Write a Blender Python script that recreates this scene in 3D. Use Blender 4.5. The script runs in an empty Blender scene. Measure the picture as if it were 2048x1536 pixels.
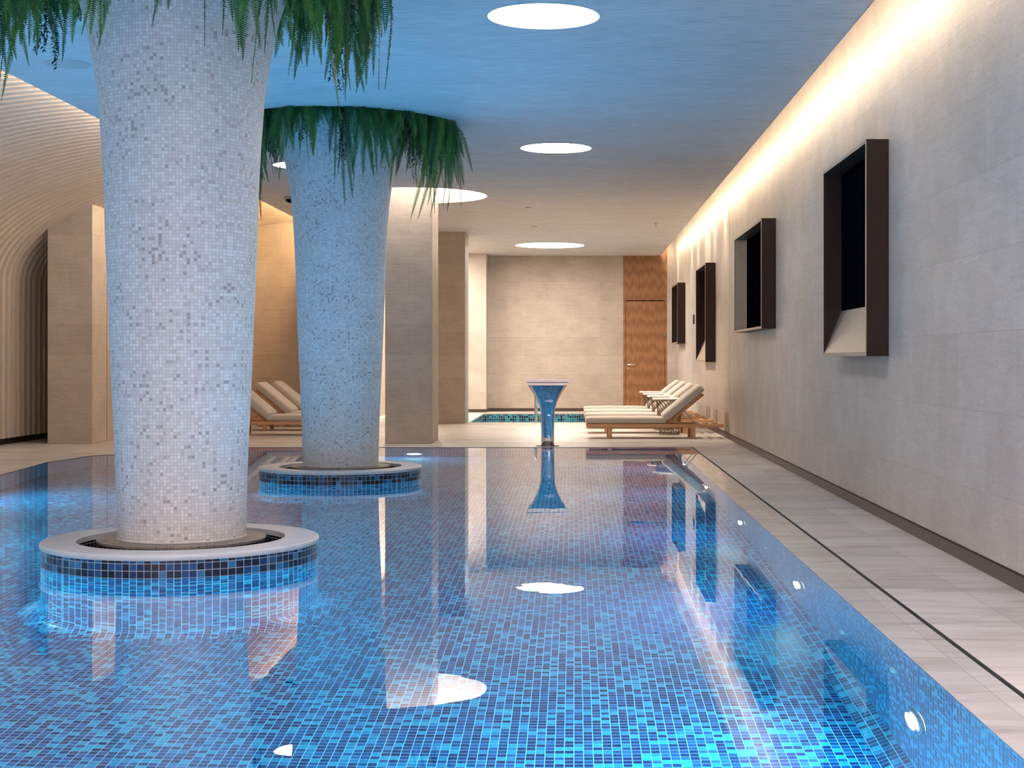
import bpy, bmesh, math, random
from mathutils import Vector, Matrix

PI = math.pi
random.seed(7)
S = bpy.context.scene
COL = S.collection

# ------------------------------------------------------------------ camera
CZ = 1.2                 # eye height above the water
FPX = 3000.0             # focal length in pixels of the 2048 wide frame
cam_data = bpy.data.cameras.new('camera')
cam = bpy.data.objects.new('camera', cam_data)
COL.objects.link(cam)
cam.location = (0, 0, CZ)
cam.rotation_euler = (PI / 2, 0, 0)
cam_data.sensor_width = 36.0
cam_data.lens = FPX / 2048 * 36.0
cam_data.shift_x = -124 / 2048
cam_data.shift_y = -51 / 2048
cam_data.clip_start = 0.05
cam_data.clip_end = 200
S.camera = cam

# ------------------------------------------------------------------ world, colour, cycles
w = bpy.data.worlds.new('world')
S.world = w
w.use_nodes = True
w.node_tree.nodes['Background'].inputs[0].default_value = (0.9, 0.93, 1, 1)
w.node_tree.nodes['Background'].inputs[1].default_value = 0.05
S.view_settings.view_transform = 'Standard'
S.view_settings.look = 'None'
S.view_settings.exposure = 1.05
S.view_settings.gamma = 1.0
S.view_settings.use_curve_mapping = False
cy = S.cycles
cy.use_denoising = True
cy.max_bounces = 12
cy.diffuse_bounces = 4
cy.glossy_bounces = 5
cy.transmission_bounces = 8
cy.transparent_max_bounces = 8
cy.caustics_reflective = False
cy.caustics_refractive = True
cy.sample_clamp_indirect = 4.0
cy.sample_clamp_direct = 0
cy.blur_glossy = 0.2

CEIL = CZ + 2.33         # ceiling height above the water
WR = 2.303               # right wall
CE = 1.955               # ceiling edge beside the right light cove
BACK = 34.0

# ------------------------------------------------------------------ lights
def area(name, loc, rot, sx, sy, power, col, shape='RECTANGLE', spread=PI, parent=None):
    l = bpy.data.lights.new(name, 'AREA')
    l.shape = shape
    l.size = sx
    if shape in ('RECTANGLE', 'ELLIPSE'):
        l.size_y = sy
    l.energy = power
    l.color = col
    l.spread = spread
    o = bpy.data.objects.new(name, l)
    o.location = loc
    o.rotation_euler = rot
    COL.objects.link(o)
    if parent: o.parent = parent
    return o

def spot(name, loc, target, power, col, angle=100, blend=0.8, radius=0.03):
    l = bpy.data.lights.new(name, 'SPOT')
    l.energy = power
    l.color = col
    l.spot_size = math.radians(angle)
    l.spot_blend = blend
    l.shadow_soft_size = radius
    o = bpy.data.objects.new(name, l)
    o.location = loc
    d = Vector(target) - Vector(loc)
    o.rotation_euler = d.to_track_quat('-Z', 'Y').to_euler()
    COL.objects.link(o)
    return o

WARM = (1.0, 0.78, 0.54)
WARM2 = (1.0, 0.84, 0.68)
YEL = (1.0, 0.65, 0.33)
BLUE = (0.05, 0.42, 1.0)
# right cove: LED line in the slot between ceiling and wall
area('cove_light', (CE - 0.015, 14.5, CEIL + 0.17), (0, math.radians(-64), 0), 0.05, 39, 125, WARM)
for i, yy in enumerate([7.0, 9.6, 12.4, 15.0, 17.8, 20.5, 23.0]):
    spot('cove_spot', (2.10, yy, CEIL + 0.34), (2.32, yy + 0.1, CEIL - 0.9), 8, WARM, 95, 1.0, 0.01)
for i, yy in enumerate([25.6, 29.3, 33.2, 36]):
    if yy < BACK:
        spot('cove_spot', (2.10, yy, CEIL + 0.34), (2.25, yy, 0), 50, WARM2, 60, 0.7, 0.01)
# left cove above the slatted vault
area('cove_light', (-4.585, 9.0, CEIL + 0.15), (0, math.radians(100), 0), 0.05, 27, 210, WARM2)
area('cove_light', (-4.585, 25.2, CEIL + 0.15), (0, math.radians(75), 0), 0.05, 4.4, 58, YEL)
# spotlights over the loungers
for (sx, sy, tx, ty, p) in [(-0.7, 23.1, 0.6, 24.0, 300), (-0.7, 26.4, 0.7, 26.2, 300), (-0.7, 26.5, -0.9, 25.2, 190),
                            (-3.9, 25.2, -3.9, 25.2, 130)]:
    spot('ceiling_spot', (sx, sy, CEIL - 0.06), (tx, ty, 0), p * 0.6, WARM2, 95, 0.9, 0.05)
for yy in (22.8, 24.5, 26.1, 27.8):
    spot('lounger_spot', (2.22, yy, CEIL + 0.34), (0.75, yy, 0), 130, WARM2, 75, 0.6, 0.02)
# alcove behind the pillars
area('alcove_light', (-3.3, 31.5, CEIL - 0.02), (0, 0, 0), 0.8, 3.0, 110, WARM2)
# back bay
area('bay_light', (-0.4, 31.0, CEIL + 0.02), (0, 0, 0), 1.2, 1.2, 35, WARM2, 'DISK')
# pool glow: added spots without fixtures, boosting the blue light on the ceiling
for (px, py, tx, p) in [(0.6, 5.9, -0.4, 25), (0.6, 11.9, -0.6, 25),
                        (-5.5, 5.9, -4.2, 120), (-5.5, 8.9, -3.8, 130), (-5.4, 11.9, -3.8, 120), (-5.2, 14.95, -3.8, 70),
                        (-1.0, 4.2, -1.6, 120), (-3.4, 4.2, -3.4, 120), (-0.9, 12.0, -1.4, 90), (-0.6, 13.2, -2.2, 75), (-4.0, 13.2, -2.5, 75), (-0.8, 8.5, -1.4, 60)]:
    spot('pool_glow_fill', (px, py, 0.015), (tx, py + 0.3, CEIL), p * 0.5, BLUE, 140, 1.0, 0.004)

# ------------------------------------------------------------------ node helpers
def new_mat(name):
    m = bpy.data.materials.new(name)
    m.use_nodes = True
    nt = m.node_tree
    bs = nt.nodes['Principled BSDF']
    return m, nt, bs

def N(nt, t, **kw):
    n = nt.nodes.new(t)
    for k, v in kw.items():
        setattr(n, k, v)
    return n

def lk(nt, a, b):
    nt.links.new(a, b)

def math_n(nt, op, a, b=None):
    n = N(nt, 'ShaderNodeMath', operation=op)
    for i, v in enumerate((a, b)):
        if v is None: continue
        if isinstance(v, (int, float)): n.inputs[i].default_value = v
        else: lk(nt, v, n.inputs[i])
    return n.outputs[0]

def mix(nt, fac, a, b, blend='MIX'):
    n = N(nt, 'ShaderNodeMix', data_type='RGBA', blend_type=blend)
    for sock, v in ((n.inputs[0], fac), (n.inputs[6], a), (n.inputs[7], b)):
        if isinstance(v, (int, float)): sock.default_value = v
        elif isinstance(v, tuple): sock.default_value = (v[0], v[1], v[2], 1)
        else: lk(nt, v, sock)
    return n.outputs[2]

def ramp(nt, fac, stops, interp='LINEAR'):
    n = N(nt, 'ShaderNodeValToRGB')
    cr = n.color_ramp
    cr.interpolation = interp
    while len(cr.elements) < len(stops): cr.elements.new(0.5)
    for e, (p, c) in zip(cr.elements, stops):
        e.position = p
        e.color = (c[0], c[1], c[2], 1)
    lk(nt, fac, n.inputs[0])
    return n.outputs[0]

def uv(nt, sx=1, sy=1, rz=0):
    u = N(nt, 'ShaderNodeUVMap')
    u.uv_map = 'UVMap'
    mp = N(nt, 'ShaderNodeMapping')
    mp.inputs['Scale'].default_value = (sx, sy, 1)
    mp.inputs['Rotation'].default_value = (0, 0, rz)
    lk(nt, u.outputs[0], mp.inputs[0])
    return mp.outputs[0]

def noise(nt, vec, scale, detail=3, rough=0.55, dist=0.0):
    n = N(nt, 'ShaderNodeTexNoise')
    n.inputs['Scale'].default_value = scale
    n.inputs['Detail'].default_value = detail
    n.inputs['Roughness'].default_value = rough
    n.inputs['Distortion'].default_value = dist
    lk(nt, vec, n.inputs['Vector'])
    return n.outputs['Fac']

def bump(nt, bs, h, strength=0.2, dist=0.01):
    b = N(nt, 'ShaderNodeBump')
    b.inputs['Strength'].default_value = strength
    b.inputs['Distance'].default_value = dist
    lk(nt, h, b.inputs['Height'])
    lk(nt, b.outputs[0], bs.inputs['Normal'])

def simple(name, col, rough=0.5, metal=0.0, spec=0.5):
    m, nt, bs = new_mat(name)
    bs.inputs['Base Color'].default_value = (*col, 1)
    bs.inputs['Roughness'].default_value = rough
    bs.inputs['Metallic'].default_value = metal
    bs.inputs['Specular IOR Level'].default_value = spec
    # slight procedural wear
    tc = N(nt, 'ShaderNodeTexCoord')
    f = noise(nt, tc.outputs['Object'], 6, 3)
    c = mix(nt, f, tuple(x * 0.9 for x in col), tuple(min(1, x * 1.1) for x in col))
    lk(nt, c, bs.inputs['Base Color'])
    return m

def mosaic(name, tile, stops, grout, gw=0.05, rough=0.25, streak=0.0, patch=None):
    """square mosaic: a random colour per cell, thin grout lines; UV is in metres"""
    m, nt, bs = new_mat(name)
    v = uv(nt, 1 / tile, 1 / tile)
    sp = N(nt, 'ShaderNodeSeparateXYZ')
    lk(nt, v, sp.inputs[0])
    fx = math_n(nt, 'FLOOR', sp.outputs[0])
    fy = math_n(nt, 'FLOOR', sp.outputs[1])
    cb = N(nt, 'ShaderNodeCombineXYZ')
    lk(nt, fx, cb.inputs[0]); lk(nt, fy, cb.inputs[1])
    wn = N(nt, 'ShaderNodeTexWhiteNoise', noise_dimensions='2D')
    lk(nt, cb.outputs[0], wn.inputs['Vector'])
    val = wn.outputs['Value']
    if patch:
        pf = noise(nt, cb.outputs[0], patch, 2)
        pf = math_n(nt, 'MULTIPLY', math_n(nt, 'SUBTRACT', pf, 0.5), 0.7)
        val = math_n(nt, 'ADD', val, pf)
    c = ramp(nt, val, stops, 'LINEAR' if streak == 0 else 'CONSTANT')
    if streak:
        sv = uv(nt, 30, 260)
        sf = noise(nt, sv, 1.0, 2)
        sf2 = math_n(nt, 'MULTIPLY', math_n(nt, 'SUBTRACT', sf, 0.5), streak * 2)
        sf3 = math_n(nt, 'ADD', sf2, 1.0)
        hsv = N(nt, 'ShaderNodeHueSaturation')
        lk(nt, sf3, hsv.inputs['Value'])
        lk(nt, c, hsv.inputs['Color'])
        c = hsv.outputs[0]
    ax = math_n(nt, 'ABSOLUTE', math_n(nt, 'SUBTRACT', math_n(nt, 'FRACT', sp.outputs[0]), 0.5))
    ay = math_n(nt, 'ABSOLUTE', math_n(nt, 'SUBTRACT', math_n(nt, 'FRACT', sp.outputs[1]), 0.5))
    g = math_n(nt, 'GREATER_THAN', math_n(nt, 'MAXIMUM', ax, ay), 0.5 - gw)
    c = mix(nt, g, c, grout)
    lk(nt, c, bs.inputs['Base Color'])
    r = math_n(nt, 'ADD', math_n(nt, 'MULTIPLY', g, 0.5), rough)
    lk(nt, r, bs.inputs['Roughness'])
    return m

# ------------------------------------------------------------------ materials
M = {}
navy = (0.001, 0.032, 0.16); royal = (0.001, 0.075, 0.28); mid = (0.001, 0.13, 0.40); cyan = (0.003, 0.42, 0.66); azure = (0.002, 0.28, 0.56)
M['pool'] = mosaic('pool_mosaic', 0.04,
    [(0.0, navy), (0.34, royal), (0.58, mid), (0.68, azure), (0.80, cyan), (0.95, (0.005, 0.10, 0.36))],
    (0.34, 0.78, 0.95), 0.045, 0.3, 0.35)
M['band'] = mosaic('dimmed_waterline_mosaic', 0.04,  # darker copy of the pool mosaic, dimmer light put into its colour
    [(0.0, (0.004, 0.006, 0.02)), (0.42, (0.008, 0.02, 0.07)), (0.6, (0.01, 0.05, 0.14)), (0.78, (0.02, 0.13, 0.26)), (0.92, (0.006, 0.01, 0.03))],
    (0.36, 0.36, 0.34), 0.04, 0.14, 0.35)
M['black_tile'] = mosaic('moat_mosaic', 0.04, [(0.0, (0.004, 0.005, 0.01)), (1.0, (0.015, 0.02, 0.03))], (0.25, 0.24, 0.2), 0.04, 0.15)
M['spa'] = mosaic('plunge_mosaic', 0.05,
    [(0.0, (0.005, 0.01, 0.03)), (0.35, (0.01, 0.12, 0.2)), (0.6, (0.02, 0.3, 0.36)), (0.85, (0.01, 0.05, 0.1))],
    (0.35, 0.5, 0.5), 0.05, 0.2, 0.3)
M['column'] = mosaic('column_mosaic', 0.0195,
    [(0.0, (0.36, 0.32, 0.28)), (0.05, (0.50, 0.45, 0.40)), (0.14, (0.60, 0.55, 0.50)), (0.6, (0.65, 0.61, 0.56)), (1.0, (0.74, 0.71, 0.67))],
    (0.50, 0.47, 0.43), 0.06, 0.4, 0.0, 0.06)

def limestone(name, c1, c2, pw=1.2, ph=0.42, gloss=0.5):
    m, nt, bs = new_mat(name)
    v = uv(nt)
    br = N(nt, 'ShaderNodeTexBrick')
    br.offset = 0.5
    br.inputs['Color1'].default_value = (*c1, 1)
    br.inputs['Color2'].default_value = (*c2, 1)
    br.inputs['Mortar'].default_value = (c1[0] * 0.84, c1[1] * 0.82, c1[2] * 0.80, 1)
    br.inputs['Scale'].default_value = 1.0
    br.inputs['Mortar Size'].default_value = 0.002
    br.inputs['Mortar Smooth'].default_value = 0.1
    br.inputs['Bias'].default_value = 0.0
    br.inputs['Brick Width'].default_value = pw
    br.inputs['Row Height'].default_value = ph
    lk(nt, v, br.inputs['Vector'])
    f1 = noise(nt, uv(nt, 3.5, 26), 1.0, 5, 0.65, 0.3)
    f2 = noise(nt, uv(nt, 1, 1), 55, 4, 0.7)
    f3 = noise(nt, uv(nt, 1, 1), 2.3, 4, 0.6)
    c = mix(nt, math_n(nt, 'MULTIPLY', f1, 0.85), br.outputs['Color'], (0.93, 0.92, 0.91), 'MULTIPLY')
    c = mix(nt, 1.0, c, ramp(nt, f1, [(0.28, (0.89, 0.88, 0.87)), (0.62, (1.03, 1.03, 1.03))]), 'MULTIPLY')
    c = mix(nt, 1.0, c, ramp(nt, f2, [(0.32, (0.80, 0.79, 0.78)), (0.56, (1.05, 1.05, 1.05))]), 'MULTIPLY')
    c = mix(nt, 1.0, c, ramp(nt, f3, [(0.3, (0.86, 0.85, 0.84)), (0.7, (1.07, 1.07, 1.07))]), 'MULTIPLY')
    lk(nt, c, bs.inputs['Base Color'])
    bs.inputs['Roughness'].default_value = gloss
    bs.inputs['Specular IOR Level'].default_value = 0.35
    bump(nt, bs, f2, 0.15, 0.003)
    return m
M['stone'] = limestone('limestone_cladding', (0.49, 0.42, 0.35), (0.55, 0.48, 0.405))
M['stone_light'] = limestone('pale_limestone_cladding', (0.52, 0.47, 0.42), (0.58, 0.53, 0.48), 1.2, 0.45, 0.42)

def marble(name):
    m, nt, bs = new_mat(name)
    v = uv(nt)
    br = N(nt, 'ShaderNodeTexBrick')
    br.offset = 0.0
    br.inputs['Color1'].default_value = (0.50, 0.46, 0.42, 1)
    br.inputs['Color2'].default_value = (0.62, 0.58, 0.54, 1)
    br.inputs['Mortar'].default_value = (0.36, 0.33, 0.30, 1)
    br.inputs['Scale'].default_value = 1.0
    br.inputs['Mortar Size'].default_value = 0.002
    br.inputs['Brick Width'].default_value = 0.5
    br.inputs['Row Height'].default_value = 0.6
    lk(nt, v, br.inputs['Vector'])
    f1 = noise(nt, uv(nt, 0.8, 4, 0.12), 1.0, 6, 0.55, 0.9)
    f2 = noise(nt, uv(nt, 1.1, 4, -0.1), 1.0, 5, 0.65, 1.6)
    c = mix(nt, 1.0, br.outputs['Color'], ramp(nt, f1, [(0.30, (0.70, 0.68, 0.66)), (0.46, (0.98, 0.98, 0.98)), (0.7, (1.05, 1.05, 1.04))]), 'MULTIPLY')
    c = mix(nt, 1.0, c, ramp(nt, f2, [(0.36, (0.80, 0.78, 0.77)), (0.5, (1.0, 1.0, 1.0))]), 'MULTIPLY')
    lk(nt, c, bs.inputs['Base Color'])
    bs.inputs['Roughness'].default_value = 0.38
    bs.inputs['Specular IOR Level'].default_value = 0.3
    return m
M['marble'] = marble('marble_paving')
M['coping'] = simple('honed_marble', (0.60, 0.57, 0.55), 0.35)

def wet_marble():
    m = M['marble'].copy(); m.name = 'wet_marble'
    bs = m.node_tree.nodes['Principled BSDF']
    bs.inputs['Coat Weight'].default_value = 1.0
    bs.inputs['Coat Roughness'].default_value = 0.01
    bs.inputs['Coat IOR'].default_value = 1.5
    return m
M['wet'] = wet_marble()

def plaster():
    m, nt, bs = new_mat('brushed_plaster')
    f = noise(nt, uv(nt, 4, 55), 1.0, 4, 0.65, 0.4)
    f2 = noise(nt, uv(nt, 0.7, 2.4), 1.0, 3, 0.5)
    c = mix(nt, 1.0, (0.66, 0.63, 0.60), ramp(nt, f, [(0.32, (0.74, 0.74, 0.74)), (0.68, (1.20, 1.20, 1.20))]), 'MULTIPLY')
    c = mix(nt, 1.0, c, ramp(nt, f2, [(0.3, (0.94, 0.94, 0.94)), (0.7, (1.04, 1.04, 1.04))]), 'MULTIPLY')
    lk(nt, c, bs.inputs['Base Color'])
    bs.inputs['Roughness'].default_value = 0.55
    bump(nt, bs, f, 0.3, 0.004)
    return m
M['plaster'] = plaster()
M['white'] = simple('warm_white_paint', (0.80, 0.76, 0.70), 0.6)
M['slat'] = simple('pale_oak_slats', (0.60, 0.49, 0.39), 0.5)

def wood(name, c1, c2, sc=1.0, horizontal=False, figured=0.0):
    m, nt, bs = new_mat(name)
    a, b = (60, 1.6) if not horizontal else (1.6, 60)
    f = noise(nt, uv(nt, a * sc, b * sc), 1.0, 4, 0.6, 0.6)
    c = ramp(nt, f, [(0.3, c1), (0.7, c2)])
    if figured:
        wv = N(nt, 'ShaderNodeTexWave', wave_type='RINGS')
        wv.inputs['Scale'].default_value = 2.0
        wv.inputs['Distortion'].default_value = 5.0
        wv.inputs['Detail'].default_value = 3
        lk(nt, uv(nt, 5.2, 0.55), wv.inputs['Vector'])
        c = mix(nt, 1.0, c, ramp(nt, wv.outputs['Fac'], [(0.0, (0.80, 0.78, 0.76)), (1.0, (1.08, 1.08, 1.08))]), 'MULTIPLY')
    lk(nt, c, bs.inputs['Base Color'])
    bs.inputs['Roughness'].default_value = 0.42
    return m
M['groove'] = simple('brown_slat_groove', (0.20, 0.135, 0.095), 0.8)  # darker brown on the groove faces between the slats
M['walnut'] = wood('door_veneer', (0.24, 0.105, 0.042), (0.38, 0.185, 0.08), 1.0, False, 1.0)
M['teak'] = wood('teak', (0.42, 0.20, 0.09), (0.60, 0.32, 0.16), 1.0, True)
M['bronze'] = simple('dark_bronze', (0.030, 0.016, 0.013), 0.45, 0.3, 0.3)
M['bronze_edge'] = simple('satin_champagne_metal', (0.40, 0.33, 0.26), 0.38, 0.6)
M['black'] = simple('black_glass', (0.002, 0.002, 0.004), 0.6, 0.0, 0.0)
M['dark'] = simple('dark_slot', (0.012, 0.010, 0.009), 0.6)
M['skirt'] = simple('bronze_skirting', (0.085, 0.062, 0.052), 0.4, 0.35)
M['chrome'] = simple('polished_steel', (0.75, 0.75, 0.76), 0.05, 1.0)
M['steel'] = simple('brushed_steel', (0.62, 0.60, 0.57), 0.25, 1.0)
M['plinth_shaded'] = mosaic('shaded_plinth_mosaic', 0.0195, [(0.0, (0.10, 0.08, 0.06)), (1.0, (0.24, 0.19, 0.15))], (0.36, 0.31, 0.25), 0.06, 0.35)  # dark brown puts the shade on the plinth into the tile colour
M['wicker'] = simple('woven_cord', (0.20, 0.145, 0.10), 0.6)
M['tabletop'] = simple('pale_stone_top', (0.74, 0.69, 0.62), 0.4)
M['plastic'] = simple('white_plastic', (0.55, 0.50, 0.46), 0.5)
M['inlet'] = simple('pale_inlet_cover', (0.35, 0.80, 0.85), 0.4)

def fabric():
    m, nt, bs = new_mat('cushion_fabric')
    f = noise(nt, uv(nt), 260, 2)
    c = ramp(nt, f, [(0.3, (0.42, 0.37, 0.32)), (0.7, (0.51, 0.455, 0.40))])
    lk(nt, c, bs.inputs['Base Color'])
    bs.inputs['Roughness'].default_value = 0.9
    bs.inputs['Sheen Weight'].default_value = 0.2
    return m
M['fabric'] = fabric()

def emit(name, col, strength):
    m, nt, bs = new_mat(name)
    bs.inputs['Base Color'].default_value = (0.8, 0.8, 0.8, 1)
    bs.inputs['Emission Color'].default_value = (*col, 1)
    bs.inputs['Emission Strength'].default_value = strength
    return m
M['panel'] = emit('luminous_ceiling_panel', (1.0, 0.87, 0.82), 16.0)
M['panel_fill'] = emit('added_fill_panel', (1.0, 0.83, 0.86), 95.0)
M['panel_big'] = emit('large_ceiling_panel', (1.0, 0.90, 0.80), 3.5)
M['lens'] = emit('underwater_lamp_lens', (0.75, 0.95, 1.0), 14.0)

def water(name, ripple, lamps=True):
    m, nt, bs = new_mat(name)
    bs.inputs['Base Color'].default_value = (1, 1, 1, 1)
    bs.inputs['Roughness'].default_value = 0.0
    bs.inputs['IOR'].default_value = 1.333
    bs.inputs['Transmission Weight'].default_value = 1.0
    tc = N(nt, 'ShaderNodeTexCoord')
    mp = N(nt, 'ShaderNodeMapping')
    mp.inputs['Scale'].default_value = (1.0, 1.0, 1.0)
    lk(nt, tc.outputs['Object'], mp.inputs[0])
    f = noise(nt, mp.outputs[0], 2.0, 2, 0.5, 0.4)
    bump(nt, bs, f, 1.0, ripple)
    return m
M['water'] = water('pool_water', 0.0004)

def leaf(name, c1, c2, c3):
    m, nt, bs = new_mat(name)
    oi = N(nt, 'ShaderNodeObjectInfo')
    tc = N(nt, 'ShaderNodeTexCoord')
    f = noise(nt, tc.outputs['Object'], 9, 2)
    a = math_n(nt, 'ADD', math_n(nt, 'MULTIPLY', oi.outputs['Random'], 0.6), math_n(nt, 'MULTIPLY', f, 0.5))
    c = ramp(nt, a, [(0.2, c1), (0.55, c2), (0.9, c3)])
    lk(nt, c, bs.inputs['Base Color'])
    bs.inputs['Roughness'].default_value = 0.45
    tr = N(nt, 'ShaderNodeBsdfTranslucent')
    lk(nt, c, tr.inputs[0])
    ms = N(nt, 'ShaderNodeMixShader')
    ms.inputs[0].default_value = 0.3
    lk(nt, bs.outputs[0], ms.inputs[1]); lk(nt, tr.outputs[0], ms.inputs[2])
    lk(nt, ms.outputs[0], nt.nodes['Material Output'].inputs[0])
    return m
M['fern'] = leaf('fern_leaf', (0.010, 0.050, 0.018), (0.035, 0.14, 0.028), (0.15, 0.26, 0.04))
M['vine'] = leaf('vine_leaf', (0.012, 0.030, 0.016), (0.02, 0.06, 0.025), (0.07, 0.035, 0.025))
M['soil'] = simple('dark_planting_bed', (0.012, 0.018, 0.010), 0.9)

# ------------------------------------------------------------------ mesh helpers
def box_uv(me):
    if me.uv_layers.get('UVMap'): return
    ul = me.uv_layers.new(name='UVMap')
    vs = me.vertices
    for p in me.polygons:
        n = p.normal
        ax = max(range(3), key=lambda i: abs(n[i]))
        for li in p.loop_indices:
            co = vs[me.loops[li].vertex_index].co
            if ax == 0: t = (co.y, co.z)
            elif ax == 1: t = (co.x, co.z)
            else: t = (co.x, co.y)
            ul.data[li].uv = t

def obj(name, bm, mat, parent=None, smooth=False, loc=None, kind=None):
    me = bpy.data.meshes.new(name)
    bm.normal_update()
    bm.to_mesh(me); bm.free()
    if smooth:
        for p in me.polygons: p.use_smooth = True
        me.set_sharp_from_angle(angle=math.radians(38))
    box_uv(me)
    for mm in (mat if isinstance(mat, (list, tuple)) else [mat]):
        me.materials.append(mm)
    o = bpy.data.objects.new(name, me)
    COL.objects.link(o)
    if parent: o.parent = parent
    if loc: o.location = loc
    if kind: o['kind'] = kind
    return o

def tag(o, label, cat, group=None):
    o['label'] = label; o['category'] = cat
    if group: o['group'] = group
    return o

def thing(name, label, cat, loc=(0, 0, 0), rz=0.0, group=None):
    o = bpy.data.objects.new(name, None)
    o.empty_display_size = 0.1
    COL.objects.link(o)
    o.location = loc
    o.rotation_euler = (0, 0, rz)
    return tag(o, label, cat, group)

def dup(root, loc, rz=None, label=None, group=None):
    r = root.copy(); COL.objects.link(r); r.location = loc
    if rz is not None: r.rotation_euler = (0, 0, rz)
    if label: r['label'] = label
    if group: r['group'] = group
    for ch in list(root.children):
        c = ch.copy(); COL.objects.link(c); c.parent = r
        for g in list(ch.children):
            d = g.copy(); COL.objects.link(d); d.parent = c
    return r

def B(): return bmesh.new()

def box(bm, x0, x1, y0, y1, z0, z1, mi=0):
    vs = [bm.verts.new((x, y, z)) for z in (z0, z1) for y in (y0, y1) for x in (x0, x1)]
    fs = []
    for q in ((0, 2, 3, 1), (4, 5, 7, 6), (0, 1, 5, 4), (2, 6, 7, 3), (0, 4, 6, 2), (1, 3, 7, 5)):
        f = bm.faces.new([vs[i] for i in q]); f.material_index = mi; fs.append(f)
    return vs

def rbox(bm, x0, x1, y0, y1, z0, z1, r=0.01, seg=3):
    t = bmesh.new()
    box(t, x0, x1, y0, y1, z0, z1)
    bmesh.ops.bevel(t, geom=list(t.edges), offset=r, segments=seg, profile=0.5, affect='EDGES')
    merge(bm, t)

def merge(bm, t, mat=None):
    vm = {}
    for v in t.verts:
        vm[v] = bm.verts.new((mat @ v.co) if mat else v.co)
    for f in t.faces:
        try:
            nf = bm.faces.new([vm[v] for v in f.verts]); nf.material_index = f.material_index
        except ValueError: pass
    t.free()

def lathe(bm, prof, cx=0, cy=0, seg=64, uvl=None, closed=False, rref=None):
    """revolve (r, z) pairs; UV u = angle * reference radius, v = running length"""
    rings = []
    for (r, z) in prof:
        rings.append([bm.verts.new((cx + r * math.cos(2 * PI * i / seg), cy + r * math.sin(2 * PI * i / seg), z)) for i in range(seg)])
    ul = bm.loops.layers.uv.verify() if uvl else None
    if ul is not None: ul_name = True
    s = 0
    n = len(prof)
    for k in range(n if closed else n - 1):
        a, b = prof[k], prof[(k + 1) % n]
        ds = math.hypot(b[0] - a[0], b[1] - a[1])
        for i in range(seg):
            j = (i + 1) % seg
            f = bm.faces.new((rings[k][i], rings[k][j], rings[(k + 1) % n][j], rings[(k + 1) % n][i]))
            if ul is not None:
                R = rref or a[0]
                u0, u1 = 2 * PI * i / seg * R, 2 * PI * (i + 1) / seg * R
                for lp, t in zip(f.loops, ((u0, s), (u1, s), (u1, s + ds), (u0, s + ds))):
                    lp[ul].uv = t
        s += ds
    return rings

def tube(bm, pts, r, seg=8, caps=True, taper=None):
    pts = [Vector(p) for p in pts]
    rings = []
    up = Vector((0, 0, 1))
    prev = None
    for i, p in enumerate(pts):
        d = (pts[min(i + 1, len(pts) - 1)] - pts[max(i - 1, 0)]).normalized()
        if prev is None:
            a = up if abs(d.z) < 0.9 else Vector((1, 0, 0))
            u = d.cross(a).normalized()
        else:
            u = (prev - d * prev.dot(d)).normalized()
        prev = u
        v = d.cross(u)
        rr = r if taper is None else r * taper[i]
        rings.append([bm.verts.new(p + (u * math.cos(2 * PI * k / seg) + v * math.sin(2 * PI * k / seg)) * rr) for k in range(seg)])
    for a, b in zip(rings, rings[1:]):
        for k in range(seg):
            j = (k + 1) % seg
            bm.faces.new((a[k], a[j], b[j], b[k]))
    if caps:
        bm.faces.new(list(reversed(rings[0]))); bm.faces.new(rings[-1])

def disc(bm, cx, cy, z, r, seg=48, up=True):
    vs = [bm.verts.new((cx + r * math.cos(2 * PI * i / seg), cy + r * math.sin(2 * PI * i / seg), z)) for i in range(seg)]
    if not up: vs.reverse()
    return bm.faces.new(vs)

def sheet(bm, outer, holes, z, up=True):
    """flat polygon with holes"""
    edges = []
    for loop in [outer] + holes:
        vs = [bm.verts.new((p[0], p[1], z)) for p in loop]
        for i in range(len(vs)):
            edges.append(bm.edges.new((vs[i], vs[(i + 1) % len(vs)])))
    res = bmesh.ops.triangle_fill(bm, use_beauty=True, use_dissolve=False, edges=edges)
    fs = [g for g in res['geom'] if isinstance(g, bmesh.types.BMFace)]
    for f in fs:
        f.normal_update()
        if (f.normal.z > 0) != up: f.normal_flip()
    return fs

def circ(cx, cy, r, n=64):
    return [(cx + r * math.cos(2 * PI * i / n), cy + r * math.sin(2 * PI * i / n)) for i in range(n)]

def walls(bm, loop, z0, z1):
    n = len(loop)
    a = [bm.verts.new((p[0], p[1], z0)) for p in loop]
    b = [bm.verts.new((p[0], p[1], z1)) for p in loop]
    for i in range(n):
        j = (i + 1) % n
        bm.faces.new((a[i], a[j], b[j], b[i]))

# ------------------------------------------------------------------ plan
PX1 = 1.346                                             # pool wall on the right
pool_left = [(-4.36, 20.2), (-5.93, 18.46), (-6.08, 17.3), (-5.89, 15.4), (-5.8, 13.0), (-5.8, -1.0)]
pool = [(PX1, -1.0), (PX1, 20.2)] + pool_left
film = pool
hole = [(1.605, -1.0), (1.605, 20.2)] + pool_left
COLS = [(-2.343, 8.97), (-2.328, 14.97)]
SPA = (-1.96, 1.05, 28.1, 32.7)
ZF = 0.004                                              # paving top

# floor
bm = B()
sheet(bm, [(-9.2, -5), (WR + 0.2, -5), (WR + 0.2, BACK + 0.3), (-9.2, BACK + 0.3)],
      [hole, [(SPA[0], SPA[2]), (SPA[1], SPA[2]), (SPA[1], SPA[3]), (SPA[0], SPA[3])]], ZF)
obj('floor', bm, M['marble'], kind='structure')

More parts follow.
